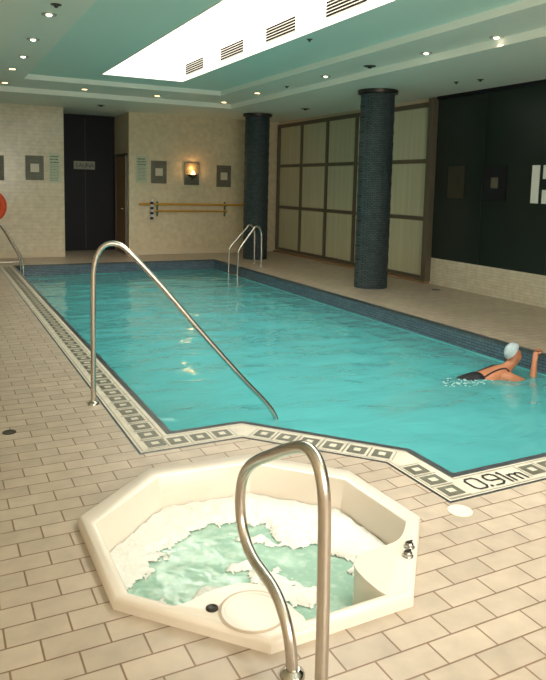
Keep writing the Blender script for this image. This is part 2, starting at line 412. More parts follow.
wall_x(bm, XR, 9.06, YB, 0, ZP, 0); wall_x(bm, XR, YF, 9.06, .45, ZP, 1); wall_x(bm, XR, YF, 9.06, 0, .45, 2)
wr = struct(mesh('wall_right', bm, ['cream', 'darkglass', 'lowtile']))
# joints between the dark glass sheets
for y in (7.9, 6.6, 5.3, 4.0):
    bm = BM(); box(bm, XR-.004, XR+.002, y-.006, y+.006, .45, ZP); mesh('glass_joint', bm, 'darkmetal', wr)
bm = BM(); box(bm, XR-.035, XR, YF, 9.0, ZP-.05, ZP); struct(mesh('trim_3', bm, 'darkpanel'))
# unseen front wall, with a window opening added for the fill light
bm = BM()
wall_y(bm, XL, -.3, YF, 0, ZP); wall_y(bm, 3.5, XR, YF, 0, ZP); wall_y(bm, -.3, 3.5, YF, 0, 1.0); wall_y(bm, -.3, 3.5, YF, 2.95, ZP)
struct(mesh('wall_front', bm, 'cream'))
bm = BM(); box(bm, -.3, 3.5, YF-.03, YF-.02, 1.0, 2.95); wf = struct(mesh('window_3', bm, 'glazing'))  # added glazing, goes with the fill light behind the camera
bm = BM()
for x in (-.3, .95, 2.2, 3.45): box(bm, x, x+.05, YF-.04, YF+.03, 1.0, 2.95)
for z in (1.0, 2.90): box(bm, -.3, 3.5, YF-.04, YF+.03, z, z+.05)
mesh('window_frame', bm, 'bronze', wf)

OUTC = [(.85, YF+.9), (5.46, YF+.9), (5.46, 12.85), (.85, 12.85)]
INC = [(1.38, YF+1.5), (4.78, YF+1.5), (4.78, 11.75), (1.38, 11.75)]
SKY = [(2.45, YF+2.3), (3.80, YF+2.3), (3.80, 11.0), (2.45, 11.0)]
bm = BM()
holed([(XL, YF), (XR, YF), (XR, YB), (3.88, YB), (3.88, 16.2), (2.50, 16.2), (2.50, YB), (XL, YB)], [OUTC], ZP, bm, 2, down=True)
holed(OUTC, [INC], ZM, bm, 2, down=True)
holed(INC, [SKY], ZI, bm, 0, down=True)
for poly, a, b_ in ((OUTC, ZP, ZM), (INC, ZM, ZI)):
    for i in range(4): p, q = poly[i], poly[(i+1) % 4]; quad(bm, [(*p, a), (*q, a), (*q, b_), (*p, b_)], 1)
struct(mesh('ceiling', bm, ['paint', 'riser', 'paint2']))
bm = BM(); TZ = 5.25
for i in range(4): p, q = SKY[i], SKY[(i+1) % 4]; quad(bm, [(*p, ZI), (*q, ZI), (*q, TZ), (*p, TZ)])
struct(mesh('wall_skylight', bm, 'well'))
bm = BM(); box(bm, 2.45, 3.80, YF+2.3, 11.0, TZ, TZ+.012); sk = struct(mesh('window_2', bm, 'glazing'))
bm = BM()
y = YF+2.3
while y < 11.01: box(bm, 2.45, 3.80, y-.025, y+.025, TZ-.04, TZ); y += 1.12
mesh('glazing_bars', bm, 'white', sk)
# little upstand bead round the well mouth
bm = BM()
for i in range(4):
    p, q = SKY[i], SKY[(i+1) % 4]; i0, i1 = inset(SKY, .012)[i], inset(SKY, .012)[(i+1) % 4]
    quad(bm, [(*p, ZI-.012), (*q, ZI-.012), (*i1, ZI-.012), (*i0, ZI-.012)]); quad(bm, [(*i0, ZI-.012), (*i1, ZI-.012), (*i1, ZI+.02), (*i0, ZI+.02)]); quad(bm, [(*p, ZI-.012), (*q, ZI-.012), (*q, ZI), (*p, ZI)])
struct(mesh('trim_4', bm, 'well'))
# base strips
bm = BM(); box(bm, XL, 2.50, YB-.015, YB, 0, .10); struct(mesh('baseboard_back', bm, 'cream'))
bm = BM(); box(bm, 3.88, XR, YB-.015, YB, 0, .10); struct(mesh('baseboard_back_right', bm, 'cream'))
bm = BM(); box(bm, XR-.10, XR, 9.02, YB-.02, 0, .035); struct(mesh('trim_5', bm, 'wood'))

# dark doors in the recess, wooden door in its side wall
bm = BM(); box(bm, 2.503, 3.877, 16.08, 16.14, 0.005, 3.125, bev=.006); d1 = struct(mesh('door_1', bm, 'darkpanel'))
bm = BM(); box(bm, 3.19, 3.20, 16.072, 16.082, .03, 3.04); mesh('door_joint', bm, 'darkmetal', d1)
bm = BM(); box(bm, 3.835, 3.875, 14.98, 15.78, .01, 2.18, bev=.006); d2 = struct(mesh('door_2', bm, 'wood'))
bm = BM(); tube(bm, [(3.835, 15.10, 1.02), (3.79, 15.10, 1.02), (3.785, 15.20, 1.02)], .011, 8); mesh('door_handle', bm, 'chrome', d2)
bm = BM()
for a in (14.92, 15.78): box(bm, 3.825, 3.88, a, a+.06, 0, 2.24, bev=.004)
box(bm, 3.825, 3.88, 14.92, 15.84, 2.18, 2.24, bev=.004); mesh('door_frame', bm, 'bronze', d2)

# screen windows on the right wall
bm = BM(); y0w, y1w, z0w, z1w = 9.10, 14.74, .06, 3.06
FX = XR-.03
wn = None
ys = [9.14+(14.70-9.14)*k/5 for k in range(6)]; zs = [.12, 1.10, 2.08, 2.98]
bm = BM()
box(bm, FX-.02, XR, y0w, y1w, z0w, .12, bev=.004); box(bm, FX-.02, XR, y0w, y1w, 2.98, z1w, bev=.004)
box(bm, FX-.09, XR, 9.00, 9.12, z0w-.02, 3.11, bev=.008)
box(bm, FX-.03, XR, 14.66, 14.76, z0w, z1w, bev=.004)
for k, y in enumerate(ys[1:-1]): box(bm, FX-.02, XR, y-.045, y+.045, .12, 2.98, bev=.004)
for k in range(5):
    for z in zs[1:-1]: box(bm, FX-.012, XR, ys[k]+.0, ys[k+1], z-.035, z+.035, bev=.003)
wn = struct(mesh('window_1', bm, 'bronze'))
for k in range(5):
    for j in range(3):
        bm = BM(); box(bm, XR-.022, XR-.006, ys[k]+(.046 if k else -.02), ys[k+1]-.046, zs[j]+(.036 if j else 0), zs[j+1]-(.036 if j < 2 else 0)); mesh('pane', bm, 'screen', wn)

# ------------------------------------------------------------------ columns
def column(c, r, label):
    t = thing('round_column', label, 'column', (*c, 0), 'round mosaic columns')
    bm = BM(); prof = []
    z = 0
    while z < 3.06:
        prof.append((r+.003*math.sin(z*31)+.002*math.sin(z*77), z)); z += .045
    prof.append((r, 3.07)); lathe(bm, (*c, 0), prof, 40); mesh('shaft', bm, 'column', t, True)
    bm = BM(); lathe(bm, (*c, 0), [(r+.01, 3.065), (r+.045, 3.075), (r+.05, 3.12), (r+.05, ZP-.002)], 40); mesh('capital', bm, 'darkmetal', t, True)
    return t
column((6.345, 9.02), .268, 'near dark slate-blue mosaic column in front of the frosted screens')
column((6.325, 13.42), .265, 'far dark slate-blue mosaic column beside the pool ladder')

# ------------------------------------------------------------------ hot tub
ht = thing('hot_tub', 'cream octagonal hot tub sunk into the tiled deck', 'hot tub', (1.30, 2.68, 0))
# edges of SPA: left, near-left, near, near-right, right, far-right, far, far-left
rim_w = [.065, .055, .055, .06, .10, .13, .14, .12]
bm = BM()
lv = [(0, -.02, -.25), (0, 0, -.02), (0, 0, .030), (.012, .012, .047), (.035, .035, .05)]
rings = []
def ring_at(off, z): return [bm.verts.new((*p, z)) for p in inset(SPA, off)]
rings.append(ring_at(0, -.25)); rings.append(ring_at(0, .030)); rings.append(ring_at(.006, .044)); rings.append(ring_at(.016, .050))
rings.append(ring_at([max(.03, w-.02) for w in rim_w], .050)); rings.append(ring_at([w-.006 for w in rim_w], .046)); rings.append(ring_at([w for w in rim_w], .034))
rings.append(ring_at([w+.035 for w in rim_w], WS-.03)); rings.append(ring_at([w+.06 for w in rim_w], -.45)); rings.append(ring_at([w+.30 for w in rim_w], -.47)); rings.append(ring_at([w+.33 for w in rim_w], -.85))
for A, B in zip(rings, rings[1:]):
    for k in range(8): bm.faces.new((A[k], A[(k+1) % 8], B[(k+1) % 8], B[k]))
bm.faces.new(rings[-1]); bmesh.ops.recalc_face_normals(bm, faces=bm.faces)
for f in bm.faces: pass
mesh('tub_shell', bm, 'shell', ht, True)
def smooth_poly(P, n=5): return [(v.x, v.y) for v in catmull([(*p, 0) for p in P], n)]
# right ledge with the controls
bm = BM()
prism(bm, smooth_poly([(1.985, 2.455), (1.91, 2.36), (1.83, 2.29), (1.76, 2.262), (1.67, 2.258), (1.60, 2.25), (1.55, 2.225), (1.515, 2.19), (1.50, 2.14), (1.495, 2.08), (1.50, 2.0), (1.515, 1.945)])+[(1.60, 1.945), (2.015, 2.415)], -.5, .0505, bev=.012)
mesh('control_ledge', bm, 'shell', ht, True)
bm = BM()
prism(bm, smooth_poly([(.72, 2.235), (.80, 2.235), (.85, 2.25), (.90, 2.262), (.95, 2.268), (1.01, 2.266), (1.06, 2.25), (1.10, 2.215), (1.13, 2.15), (1.14, 2.06), (1.16, 1.96)])+[(1.15, 1.94), (1.0, 1.935)], -.5, .0505, bev=.012)
mesh('filter_ledge', bm, 'shell', ht, True)
bm = BM(); lathe(bm, (1.003, 2.085, 0), [(.118, .049), (.116, .054), (.104, .054), (.102, .051), (.004, .053)], 40)
bm2 = BM(); lathe(bm2, (1.003, 2.085, 0), [(.128, .0500), (.127, .0515), (.117, .0515), (.116, .0500)], 40); mesh('lid_seal', bm2, 'seal', ht, True)  # groove round the lid, its dark line drawn as a tan ring
fl_ = mesh('filter_lid', bm, 'shell', ht, True)
bm = BM(); lathe(bm, (.872, 2.160, 0), [(.024, .049), (.023, .055), (.017, .058), (.010, .055), (.002, .055)], 20); mesh('air_control', bm, 'darkmetal', ht, True)
for c in ((1.808, 2.203), (1.757, 2.147)):
    bm = BM(); lathe(bm, (*c, 0), [(.024, .049), (.024, .055), (.020, .057), (.019, .069), (.014, .074), (.002, .075)], 18)
    kn = mesh('control_knob', bm, 'chrome', ht, True)
    bm = BM(); box(bm, c[0]-.016, c[0]+.016, c[1]-.0035, c[1]+.0035, .074, .081, bev=.002); mesh('knob_grip', bm, 'darkmetal', kn)
bm = BM(); lathe(bm, (1.17, 3.05, -.30), [(.04, 0), (.04, .012), (.02, .016), (.002, .01)], 20); mesh('water_jet', bm, 'darkmetal', ht, True)
# water
SPW = inset(SPA, [w+.030 for w in rim_w])
def hs(x, y): return .006*noise.noise(Vector((x*9, y*9, .2)))+.004*noise.noise(Vector((x*24, y*24, 1.2)))
sw = surface(SPW, WS, .03, hs, 'spawater', 'hot_tub_water'); tag(sw, 'pale green bubbling water inside the octagonal hot tub', 'water')
GREEN = [(.65, 2.61), (.69, 2.65), (.76, 2.71), (.83, 2.77), (.91, 2.90), (1.03, 2.98), (1.15, 3.03), (1.27, 3.04), (1.38, 3.0), (1.42, 2.98), (1.46, 2.90), (1.44, 2.77), (1.52, 2.66), (1.58, 2.66), (1.62, 2.51), (1.68, 2.45), (1.63, 2.37), (1.60, 2.0), (1.25, 1.9), (.9, 2.0), (.60, 2.40)]
ISL = [[(.93, 2.54), (1.0, 2.56), (1.06, 2.50), (1.0, 2.42), (.92, 2.44)], [(1.22, 2.62), (1.32, 2.56), (1.35, 2.46), (1.43, 2.32), (1.39, 2.25), (1.30, 2.28), (1.22, 2.40)], [(1.17, 2.69), (1.26, 2.67), (1.25, 2.60), (1.16, 2.60)], [(.72, 2.52), (.80, 2.55), (.80, 2.50), (.74, 2.47)], [(1.28, 2.86), (1.40, 2.84), (1.42, 2.78), (1.30, 2.79)]]
def sd(x, y, poly):
    d = 9
    for i in range(len(poly)):
        a, b_ = Vector(poly[i]), Vector(poly[(i+1) % len(poly)]); p = Vector((x, y)); e = b_-a
        s = max(0, min(1, (p-a).dot(e)/e.length_squared)); d = min(d, (p-a-e*s).length)
    return -d if inpoly(x, y, poly) else d
def foamv(x, y):
    v = sd(x, y, GREEN)
    for q in ISL: v = max(v, -sd(x, y, q))
    v += .050*noise.noise(Vector((x*9, y*9, 3.1)))+.045*noise.noise(Vector((x*21, y*21, 7.1)))+.015*noise.noise(Vector((x*60, y*60, 2.1)))
    return v
bm = BM(); st = .0085; grid = {}
inn = inset(SPW, .002)
nx = int(1.6/st)
def gv(i, j):
    if (i, j) not in grid:
        x, y = .5+i*st, 1.85+j*st; v = foamv(x, y)
        z = WS+hs(x, y)+.004+min(.016, max(-.012, v*.35))+.006*noise.noise(Vector((x*16, y*16, 4)))*min(1, max(0, v*12))+.004*abs(noise.noise(Vector((x*50, y*50, 4))))
        grid[i, j] = bm.verts.new((x, y, z))
    return grid[i, j]
for i in range(nx):
    for j in range(nx+20):
        x, y = .5+(i+.5)*st, 1.85+(j+.5)*st
        if inpoly(x, y, inn) and foamv(x, y) > 0: bm.faces.new((gv(i, j), gv(i+1, j), gv(i+1, j+1), gv(i, j+1)))
tag(mesh('hot_tub_foam', bm, 'foam', None, True), 'white foam floating round the edge of the hot tub water', 'foam', kind='stuff')

# ------------------------------------------------------------------ steel rails
def flange(p, par, r=.04):
    bm = BM(); lathe(bm, p, [(r, 0), (r, .006), (r*.85, .016), (r*.6, .022), (r*.56, .024)], 24); mesh('flange', bm, 'chrome', par, True)
t = thing('grab_rail', 'bent steel grab rail standing at the near edge of the hot tub', 'rail', (1.01, 1.70, 0))
P = [(1.61, 0), (1.612, .25), (1.617, .45), (1.622, .60), (1.632, .70), (1.660, .765), (1.705, .795), (1.765, .792), (1.87, .745), (1.97, .69), (2.08, .628), (2.165, .565), (2.215, .495), (2.232, .41), (2.215, .33), (2.165, .268), (2.10, .240), (2.03, .232), (1.95, .222), (1.885, .195), (1.835, .145), (1.805, .08), (1.79, 0)]
bm = BM(); tube(bm, catmull([(1.01, y, z) for y, z in P], 6), .0205, 20); mesh('rail_tube', bm, 'steel', t, True)
flange((1.01, 1.61, 0), t); flange((1.01, 1.79, 0), t, .042)
t = thing('pool_handrail', 'tall steel handrail sloping from the deck down into the pool', 'rail', (1.0, 4.81, 0))
P = [(.998, 4.813, 0), (1.0, 4.812, .4), (1.003, 4.811, .85), (1.009, 4.81, .99), (1.037, 4.804, 1.10), (1.09, 4.79, 1.16), (1.160, 4.776, 1.165), (1.240, 4.758, 1.115), (1.461, 4.709, .872), (1.75, 4.645, .518), (2.052, 4.578, .160), (2.224, 4.539, -.03), (2.295, 4.521, -.12), (2.34, 4.514, -.21), (2.352, 4.51, -.35), (2.352, 4.51, -1.15)]
bm = BM(); tube(bm, catmull(P, 7), .019, 16); mesh('rail_tube', bm, 'steel', t, True)
flange((.998, 4.813, 0), t, .042)
# ladder far right
t = thing('pool_ladder', 'far steel pool ladder on the right edge by the column', 'ladder', (5.45, 12.3, 0))
for y, xf in ((12.50, 5.88), (12.05, 5.82)):
    bm = BM(); P = [(xf, y, 0), (xf, y, .45), (xf-.01, y, .66), (xf-.06, y, .775), (xf-.14, y, .79), (xf-.20, y, .72), (5.345, y, .36), (5.32, y, .25), (5.315, y, 0), (5.315, y, -.9)]
    tube(bm, catmull(P, 6), .020, 12); mesh('side_rail', bm, 'steel', t, True); flange((xf, y, 0), t, .04)
for z in (-.17, -.47, -.77):
    bm = BM(); box(bm, 5.28, 5.37, 12.05, 12.50, z, z+.03, bev=.006); mesh('tread', bm, 'steel', t)
# ladder far left
t = thing('pool_ladder', 'steel pool ladder in the far left corner under the red life ring', 'ladder', (1.2, 13.0, 0))
for y in (12.78, 13.25):
    bm = BM(); P = [(.72, y, 0), (.72, y, .45), (.74, y, .70), (.82, y, .83), (.95, y, .86), (1.08, y, .80), (1.36, y, .30), (1.42, y, .10), (1.425, y, -.05), (1.425, y, -.9)]
    tube(bm, catmull(P, 6), .021, 12); mesh('side_rail', bm, 'steel', t, True); flange((.72, y, 0), t, .04)
bm = BM(); tube(bm, [(.72, 13.25, .09), (1.42, 13.25, .09)], .014, 10); mesh('cross_bar', bm, 'steel', t, True)
for z in (-.24, -.52, -.80):
    bm = BM(); box(bm, 1.385, 1.465, 12.78, 13.25, z, z+.03, bev=.006); mesh('tread', bm, 'steel', t)

# ------------------------------------------------------------------ things on the back wall
WY = YB
def plate(x, z, y=WY, label='', w=.36, h=.50, mat='plate', grp='square wall plates'):
    t = thing('wall_plate', label, 'wall plate', (x, y, z), grp)
    bm = BM(); box(bm, x-w/2, x+w/2, y-.022, y-.002, z-h/2, z+h/2, bev=.004); mesh('backplate', bm, mat, t)
    bm = BM(); box(bm, x-.085, x+.085, y-.034, y-.022, z-.085, z+.085, bev=.004); mesh('insert', bm, 'insert', t)
    return t
plate(1.91, 1.86, label='grey-green square plate on the left tiled wall beside the notice')
plate(1.14, 1.84, label='leftmost grey-green square plate cut by the left picture edge')
plate(4.555, 1.85, label='grey-green square plate between the notice and the lit sconce')
plate(6.125, 1.80, label='grey-green square plate right of the lit sconce near the far column')
# sconce
t = thing('wall_sconce', 'lit wall sconce glowing orange on a dark square plate', 'wall lamp', (5.33, WY, 1.8))
bm = BM(); box(bm, 5.15, 5.51, WY-.022, WY-.002, 1.58, 2.09, bev=.004); mesh('backplate', bm, 'plate', t)
bm = BM(); lathe(bm, (5.33, WY-.10, 0), [(.015, 1.745), (.06, 1.752), (.105, 1.79), (.112, 1.815), (.104, 1.815), (.055, 1.765), (.012, 1.76)], 24); mesh('bowl', bm, 'darkmetal', t, True)
bm = BM(); lathe(bm, (5.33, WY-.10, 0), [(.01, 1.775), (.035, 1.79), (.045, 1.83), (.03, 1.88), (.008, 1.905)], 16); mesh('bulb', bm, 'flame', t, True)
bm = BM(); tube(bm, [(5.33, WY-.02, 1.70), (5.33, WY-.10, 1.73)], .012, 8); mesh('bracket', bm, 'darkmetal', t)
d = bpy.data.lights.new('sconce_light', 'POINT'); d.energy = 3.2; d.color = (1, .5, .18); d.shadow_soft_size = .03
lo = bpy.data.objects.new('sconce_light', d); COL.objects.link(lo); lo.parent = t; lo.location = (0, -.10, .16)
# notices
def notice(x0, x1, z0, z1, label, y=WY, grp='pale green rule notices'):
    t = thing('notice_board', label, 'sign', ((x0+x1)/2, y, z0), grp)
    bm = BM(); box(bm, x0, x1, y-.012, y-.002, z0, z1); z = z1-.05; k = 0
    rr = random.Random(3)
    while z > z0+.05:
        big = k < 3; a = x0+.03
        while a < x1-.05:
            wdt = rr.uniform(.02, .05); b_ = min(a+wdt, x1-.03); box(bm, a, b_, y-.0135, y-.0118, z-(.028 if big else .010), z, 1); a = b_+.010
        z -= .06 if big else .032; k += 1
    mesh('panel', bm, ['paper', 'ink'], t)
notice(2.19, 2.43, 1.56, 2.17, 'pale green rules notice on the left tiled wall beside the dark doorway')
notice(4.04, 4.29, 1.60, 2.19, 'pale green rules notice on the wall right of the wooden door')
# sign on the dark doors
t = thing('door_sign', 'small pale nameplate on the dark door panel', 'sign', (3.17, 16.08, 1.97))
bm = BM(); box(bm, 2.93, 3.41, 16.055, 16.075, 1.885, 2.07, bev=.003); mesh('panel', bm, 'signplate', t)
for k, ch_ in enumerate('SAUNA'):
    cu = bpy.data.curves.new('letter', 'FONT'); cu.body = ch_; cu.size = .135; cu.align_x = 'CENTER'; cu.extrude = .002
    tmp = bpy.data.objects.new('tmp', cu); me = tmp.to_mesh().copy(); me.name = 'letter'; me.materials.clear(); me.materials.append(MT['black']); bpy.data.objects.remove(tmp)
    lt = bpy.data.objects.new('letter', me); COL.objects.link(lt); lt.parent = t; lt.location = (-.176+.088*k, -.028, -.040); lt.rotation_euler = (PI/2, 0, 0)
# poles with brackets
pole_g = 'yellow poles on the back wall'
def hpole(x0, x1, z, r, y, label):
    o = BM(); tube(o, [(x0, y, z), (x1, y, z)], r, 12); ob = mesh('reaching_pole', o, 'yellow', None, True); tag(ob, label, 'pole', pole_g)
hpole(4.09, 6.72, 1.135, .024, WY-.07, 'upper, longer yellow pole hung level on the back wall')
hpole(4.45, 6.20, .985, .020, WY-.07, 'lower, shorter yellow pole hung level on the back wall')
for x, lab in ((4.52, 'small green pole bracket beside the blue and white striped float'), (6.16, 'small green pole bracket near the far column')):
    t = thing('pole_bracket', lab, 'bracket', (x, WY, 1.0), 'pole brackets')
    bm = BM(); box(bm, x-.022, x+.022, WY-.016, WY-.001, .86, 1.20, bev=.003); mesh('back_plate', bm, 'green', t)
    for z in (1.135, .985): bm = BM(); tube(bm, catmull([(x, WY-.01, z-.026), (x, WY-.06, z-.032), (x, WY-.10, z-.020), (x, WY-.102, z+.01)], 4), .006, 8); mesh('hook', bm, 'green', t, True)
t = thing('striped_float', 'blue and white striped float hanging at the left end of the poles', 'float', (4.36, WY-.12, .8))
for k in range(8):
    z = .80+k*.056; bm = BM(); lathe(bm, (4.36, WY-.135, 0), [(.028, z), (.038, z+.008), (.038, z+.044), (.028, z+.052)], 16); mesh('float_ring', bm, 'navy' if k % 2 == 0 else 'white', t, True)
bm = BM(); tube(bm, [(4.36, WY-.135, .79), (4.36, WY-.135, 1.27)], .008, 8); mesh('rope', bm, 'white', t)
# life ring
t = thing('life_ring', 'red-orange life ring on the back wall at the left picture edge', 'life ring', (1.0, WY, 1.07))
bm = BM(); R_, r_ = .275, .075
V = [[bm.verts.new((1.0+(R_+r_*math.cos(b_))*math.cos(a), WY-.085+r_*.8*math.sin(b_), 1.07+(R_+r_*math.cos(b_))*math.sin(a))) for b_ in [2*PI*j/12 for j in range(12)]] for a in [2*PI*i/40 for i in range(40)]]
for i in range(40):
    for j in range(12): bm.faces.new((V[i][j], V[(i+1) % 40][j], V[(i+1) % 40][(j+1) % 12], V[i][(j+1) % 12]))
mesh('ring_body', bm, 'orange', t, True)
for a0 in (60, 120, 240, 300):
    bm = BM(); W_ = []
    for a in [math.radians(a0-7+14*i/4) for i in range(5)]:
        W_.append([bm.verts.new((1.0+(R_+(r_+.004)*math.cos(b_))*math.cos(a), WY-.085+(r_*.8+.004)*math.sin(b_), 1.07+(R_+(r_+.004)*math.cos(b_))*math.sin(a))) for b_ in [2*PI*j/12 for j in range(12)]])
    for A, B in zip(W_, W_[1:]):
        for j in range(12): bm.faces.new((A[j], B[j], B[(j+1) % 12], A[(j+1) % 12]))
    mesh('strap', bm, 'white', t, True)
bm = BM(); tube(bm, [(1.0, WY, 1.36), (1.0, WY-.09, 1.37), (1.0, WY-.11, 1.40)], .012, 8); mesh('hook', bm, 'chrome', t)

# ------------------------------------------------------------------ things on the dark right wall
def side_box(bm, y0, y1, z0, z1, x1, x0, mi=0, bev=.003): box(bm, x0, x1, y0, y1, z0, z1, mi, bev)
t = thing('wall_plate', 'dark square plate with a pale centre on the dark green wall', 'wall plate', (XR, 7.62, 1.7), 'square wall plates')
bm = BM(); side_box(bm, 7.40, 7.86, 1.46, 1.97, XR-.002, XR-.022); mesh('backplate', bm, 'darkpanel', t)
bm = BM(); side_box(bm, 7.55, 7.69, 1.64, 1.80, XR-.022, XR-.034); mesh('insert', bm, 'bronze', t)
t = thing('wall_plate', 'dim brown plate on the dark green wall next to the screens', 'wall plate', (XR, 8.45, 1.7), 'square wall plates')
bm = BM(); side_box(bm, 8.28, 8.66, 1.47, 1.98, XR-.002, XR-.020); mesh('backplate', bm, 'dimbrown', t)  # reflection in the glossy wall, put in as dull brown panels
bm = BM(); side_box(bm, 8.40, 8.54, 1.66, 1.80, XR-.020, XR-.030); mesh('insert', bm, 'dimbrown', t)
t = thing('wall_sign', 'white sign in upright bars on the dark wall at the right picture edge', 'sign', (XR, 6.8, 1.7))
for (a, b_, c, d) in ((6.80, 6.93, 1.44, 1.97), (6.45, 6.735, 1.78, 1.97), (6.45, 6.735, 1.44, 1.63)):  # three flat white panels, one upright and two squarish
    bm = BM(); side_box(bm, a, b_, c, d, XR-.002, XR-.016); mesh('white_panel', bm, 'white', t)

# ------------------------------------------------------------------ vents in the skylight well
for k, (a, b_) in enumerate(((10.02, 10.86), (8.52, 9.34), (7.06, 7.85), (5.62, 6.40))):
    lab = ['farthest slotted vent in the skylight well, lowest in the picture', 'second slotted vent from the far end of the skylight well', 'third slotted vent from the far end of the skylight well', 'nearest slotted vent in the skylight well, cut by the top picture edge'][k]
    t = thing('air_vent', lab, 'vent', (3.80, (a+b_)/2, 3.46), 'slotted vents in the skylight well')
    bm = BM(); box(bm, 3.792, 3.799, a, b_, 3.375, 3.545); mesh('frame', bm, 'well', t)
    for j in range(5):
        z = 3.385+j*.034; bm = BM(); box(bm, 3.786, 3.793, a+.015, b_-.015, z, z+.020); mesh('slot', bm, 'slot', t)
bm = BM(); tube(bm, [(3.775, 10.12, 3.90), (3.775, 10.12, 5.24)], .008, 8); tag(mesh('hanging_cord', bm, 'trim'), 'thin grey cord hanging in the skylight well', 'cord')

# ------------------------------------------------------------------ ceiling lights and fittings
def downlight(x, y, z, mat, label, e=0, double=False, grp='recessed ceiling downlights'):
    t = thing('downlight', label, 'ceiling light', (x, y, z), grp)
    bm = BM(); lathe(bm, (x, y, z), [(.052, -.001), (.075, -.001), (.072, -.010), (.052, -.008)], 24); mesh('trim_ring', bm, 'trim', t, True)
    bm = BM(); lathe(bm, (x, y, z), [(.050, -.002), (.046, -.010), (.02, -.014), (.002, -.015)] if mat == 'lamp' else [(.030, -.004), (.028, -.014), (.015, -.020), (.002, -.021)], 20); mesh('lamp', bm, mat, t, True)
    if mat != 'lamp': bm = BM(); lathe(bm, (x, y, z), [(.052, -.002), (.031, -.006)], 20); mesh('reflector', bm, 'pit', t, True)
    if double:
        bm = BM(); lathe(bm, (x+.17, y, z), [(.052, -.001), (.075, -.001), (.072, -.010), (.052, -.008)], 24); mesh('trim_ring', bm, 'trim', t, True)
        bm = BM(); lathe(bm, (x+.17, y, z), [(.050, -.002), (.046, -.010), (.02, -.014), (.002, -.015)], 20); mesh('lamp', bm, 'pit', t, True)
    if e:
        d = bpy.data.lights.new('downlight_beam', 'SPOT'); d.energy = e*(1.5 if mat == 'lamp' else .6); d.color = (1, .72, .42); d.spot_size = math.radians(125); d.spot_blend = .7; d.shadow_soft_size = .04
        lo = bpy.data.objects.new('downlight_beam', d); COL.objects.link(lo); lo.parent = t; lo.location = (0, 0, -.03)
downlight(1.11, 10.80, ZM, 'lamp', 'lit warm downlight at left, just beyond the three clear halogens', 8)
downlight(1.15, 12.38, ZM, 'lamp', 'lit warm downlight at the far left corner of the ceiling step', 8)
downlight(2.46, 12.38, ZM, 'lamp', 'lit warm downlight in front of the dark doorway', 8)
downlight(3.80, 12.45, ZM, 'lamp', 'lit warm downlight below the far corner of the skylight', 8)
downlight(5.20, 12.60, ZM, 'lamp', 'lit warm downlight at the far right corner of the ceiling step', 8)
downlight(5.17, 11.00, ZM, 'lamp', 'lit warm downlight left of the near column top', 8)
downlight(5.22, 8.76, ZM, 'halogen', 'small bright downlight just left above the near column', 6)
downlight(5.40, 5.56, ZM, 'halogen', 'brightest downlight at the upper right of the ceiling', 10)
downlight(5.33, 6.62, ZM, 'halogen', 'clear halogen downlight between the brightest one and the near column', 4, False)
downlight(1.08, 7.12, ZM, 'halogen', 'nearest clear halogen fitting at the upper left', 3, False)
downlight(1.10, 8.45, ZM, 'halogen', 'middle clear halogen fitting of the left row', 3, False)
downlight(1.13, 9.66, ZM, 'halogen', 'farthest clear halogen fitting of the left row', 2, False)
def dot(x, y, z, r, label, cat='sprinkler', name='sprinkler', mat='darkmetal', grp='small dark ceiling fittings'):
    bm = BM(); lathe(bm, (x, y, z), [(r, -.001), (r*.95, -.008), (r*.4, -.014), (r*.3, -.03), (r*.1, -.032)], 16); tag(mesh(name, bm, mat, None, True), label, cat, grp)
dot(1.08, 6.70, ZM, .05, 'small dark sprinkler at the top left picture edge')
dot(3.97, 7.05, ZI, .035, 'small dark sprinkler beside the third skylight vent')
dot(5.23, 10.0, ZM, .04, 'small grey sprinkler on the step left of the near column')
dot(5.28, 7.72, ZM, .085, 'dark round speaker grille above the near column', 'speaker', 'ceiling_speaker')
dot(6.65, 11.9, ZP, .09, 'dark round grille on the ceiling between the two columns', 'speaker', 'ceiling_speaker')
dot(6.72, 7.65, ZP, .035, 'small dark sprinkler over the right deck, left of a pair')
dot(6.84, 7.30, ZP, .045, 'small dark sprinkler over the right deck, right of a pair')
dot(3.08, 13.9, ZP, .08, 'grey round grille on the ceiling before the dark doorway', 'speaker', 'ceiling_speaker')

# ------------------------------------------------------------------ floor fittings
bm = BM(); lathe(bm, (2.318, 2.445, 0), [(.062, .0005), (.062, .004), (.054, .007), (.05, .006), (.002, .0065)], 36); tag(mesh('skimmer_cover', bm, 'cover', None, True), 'round cream cover set in the deck beside the depth marking', 'cover')
bm = BM(); lathe(bm, (.392, 4.455, 0), [(.042, .0005), (.042, .004), (.036, .005), (.03, .003), (.002, .003)], 28); tag(mesh('floor_drain', bm, 'pit', None, True), 'dark round floor drain in the left deck', 'drain', 'floor drains')
bm = BM(); lathe(bm, (7.20, 8.42, 0), [(.07, .0005), (.07, .004), (.06, .005), (.002, .003)], 28); tag(mesh('floor_drain', bm, 'pit', None, True), 'dark round floor drain in the far right deck behind the near column', 'drain', 'floor drains')

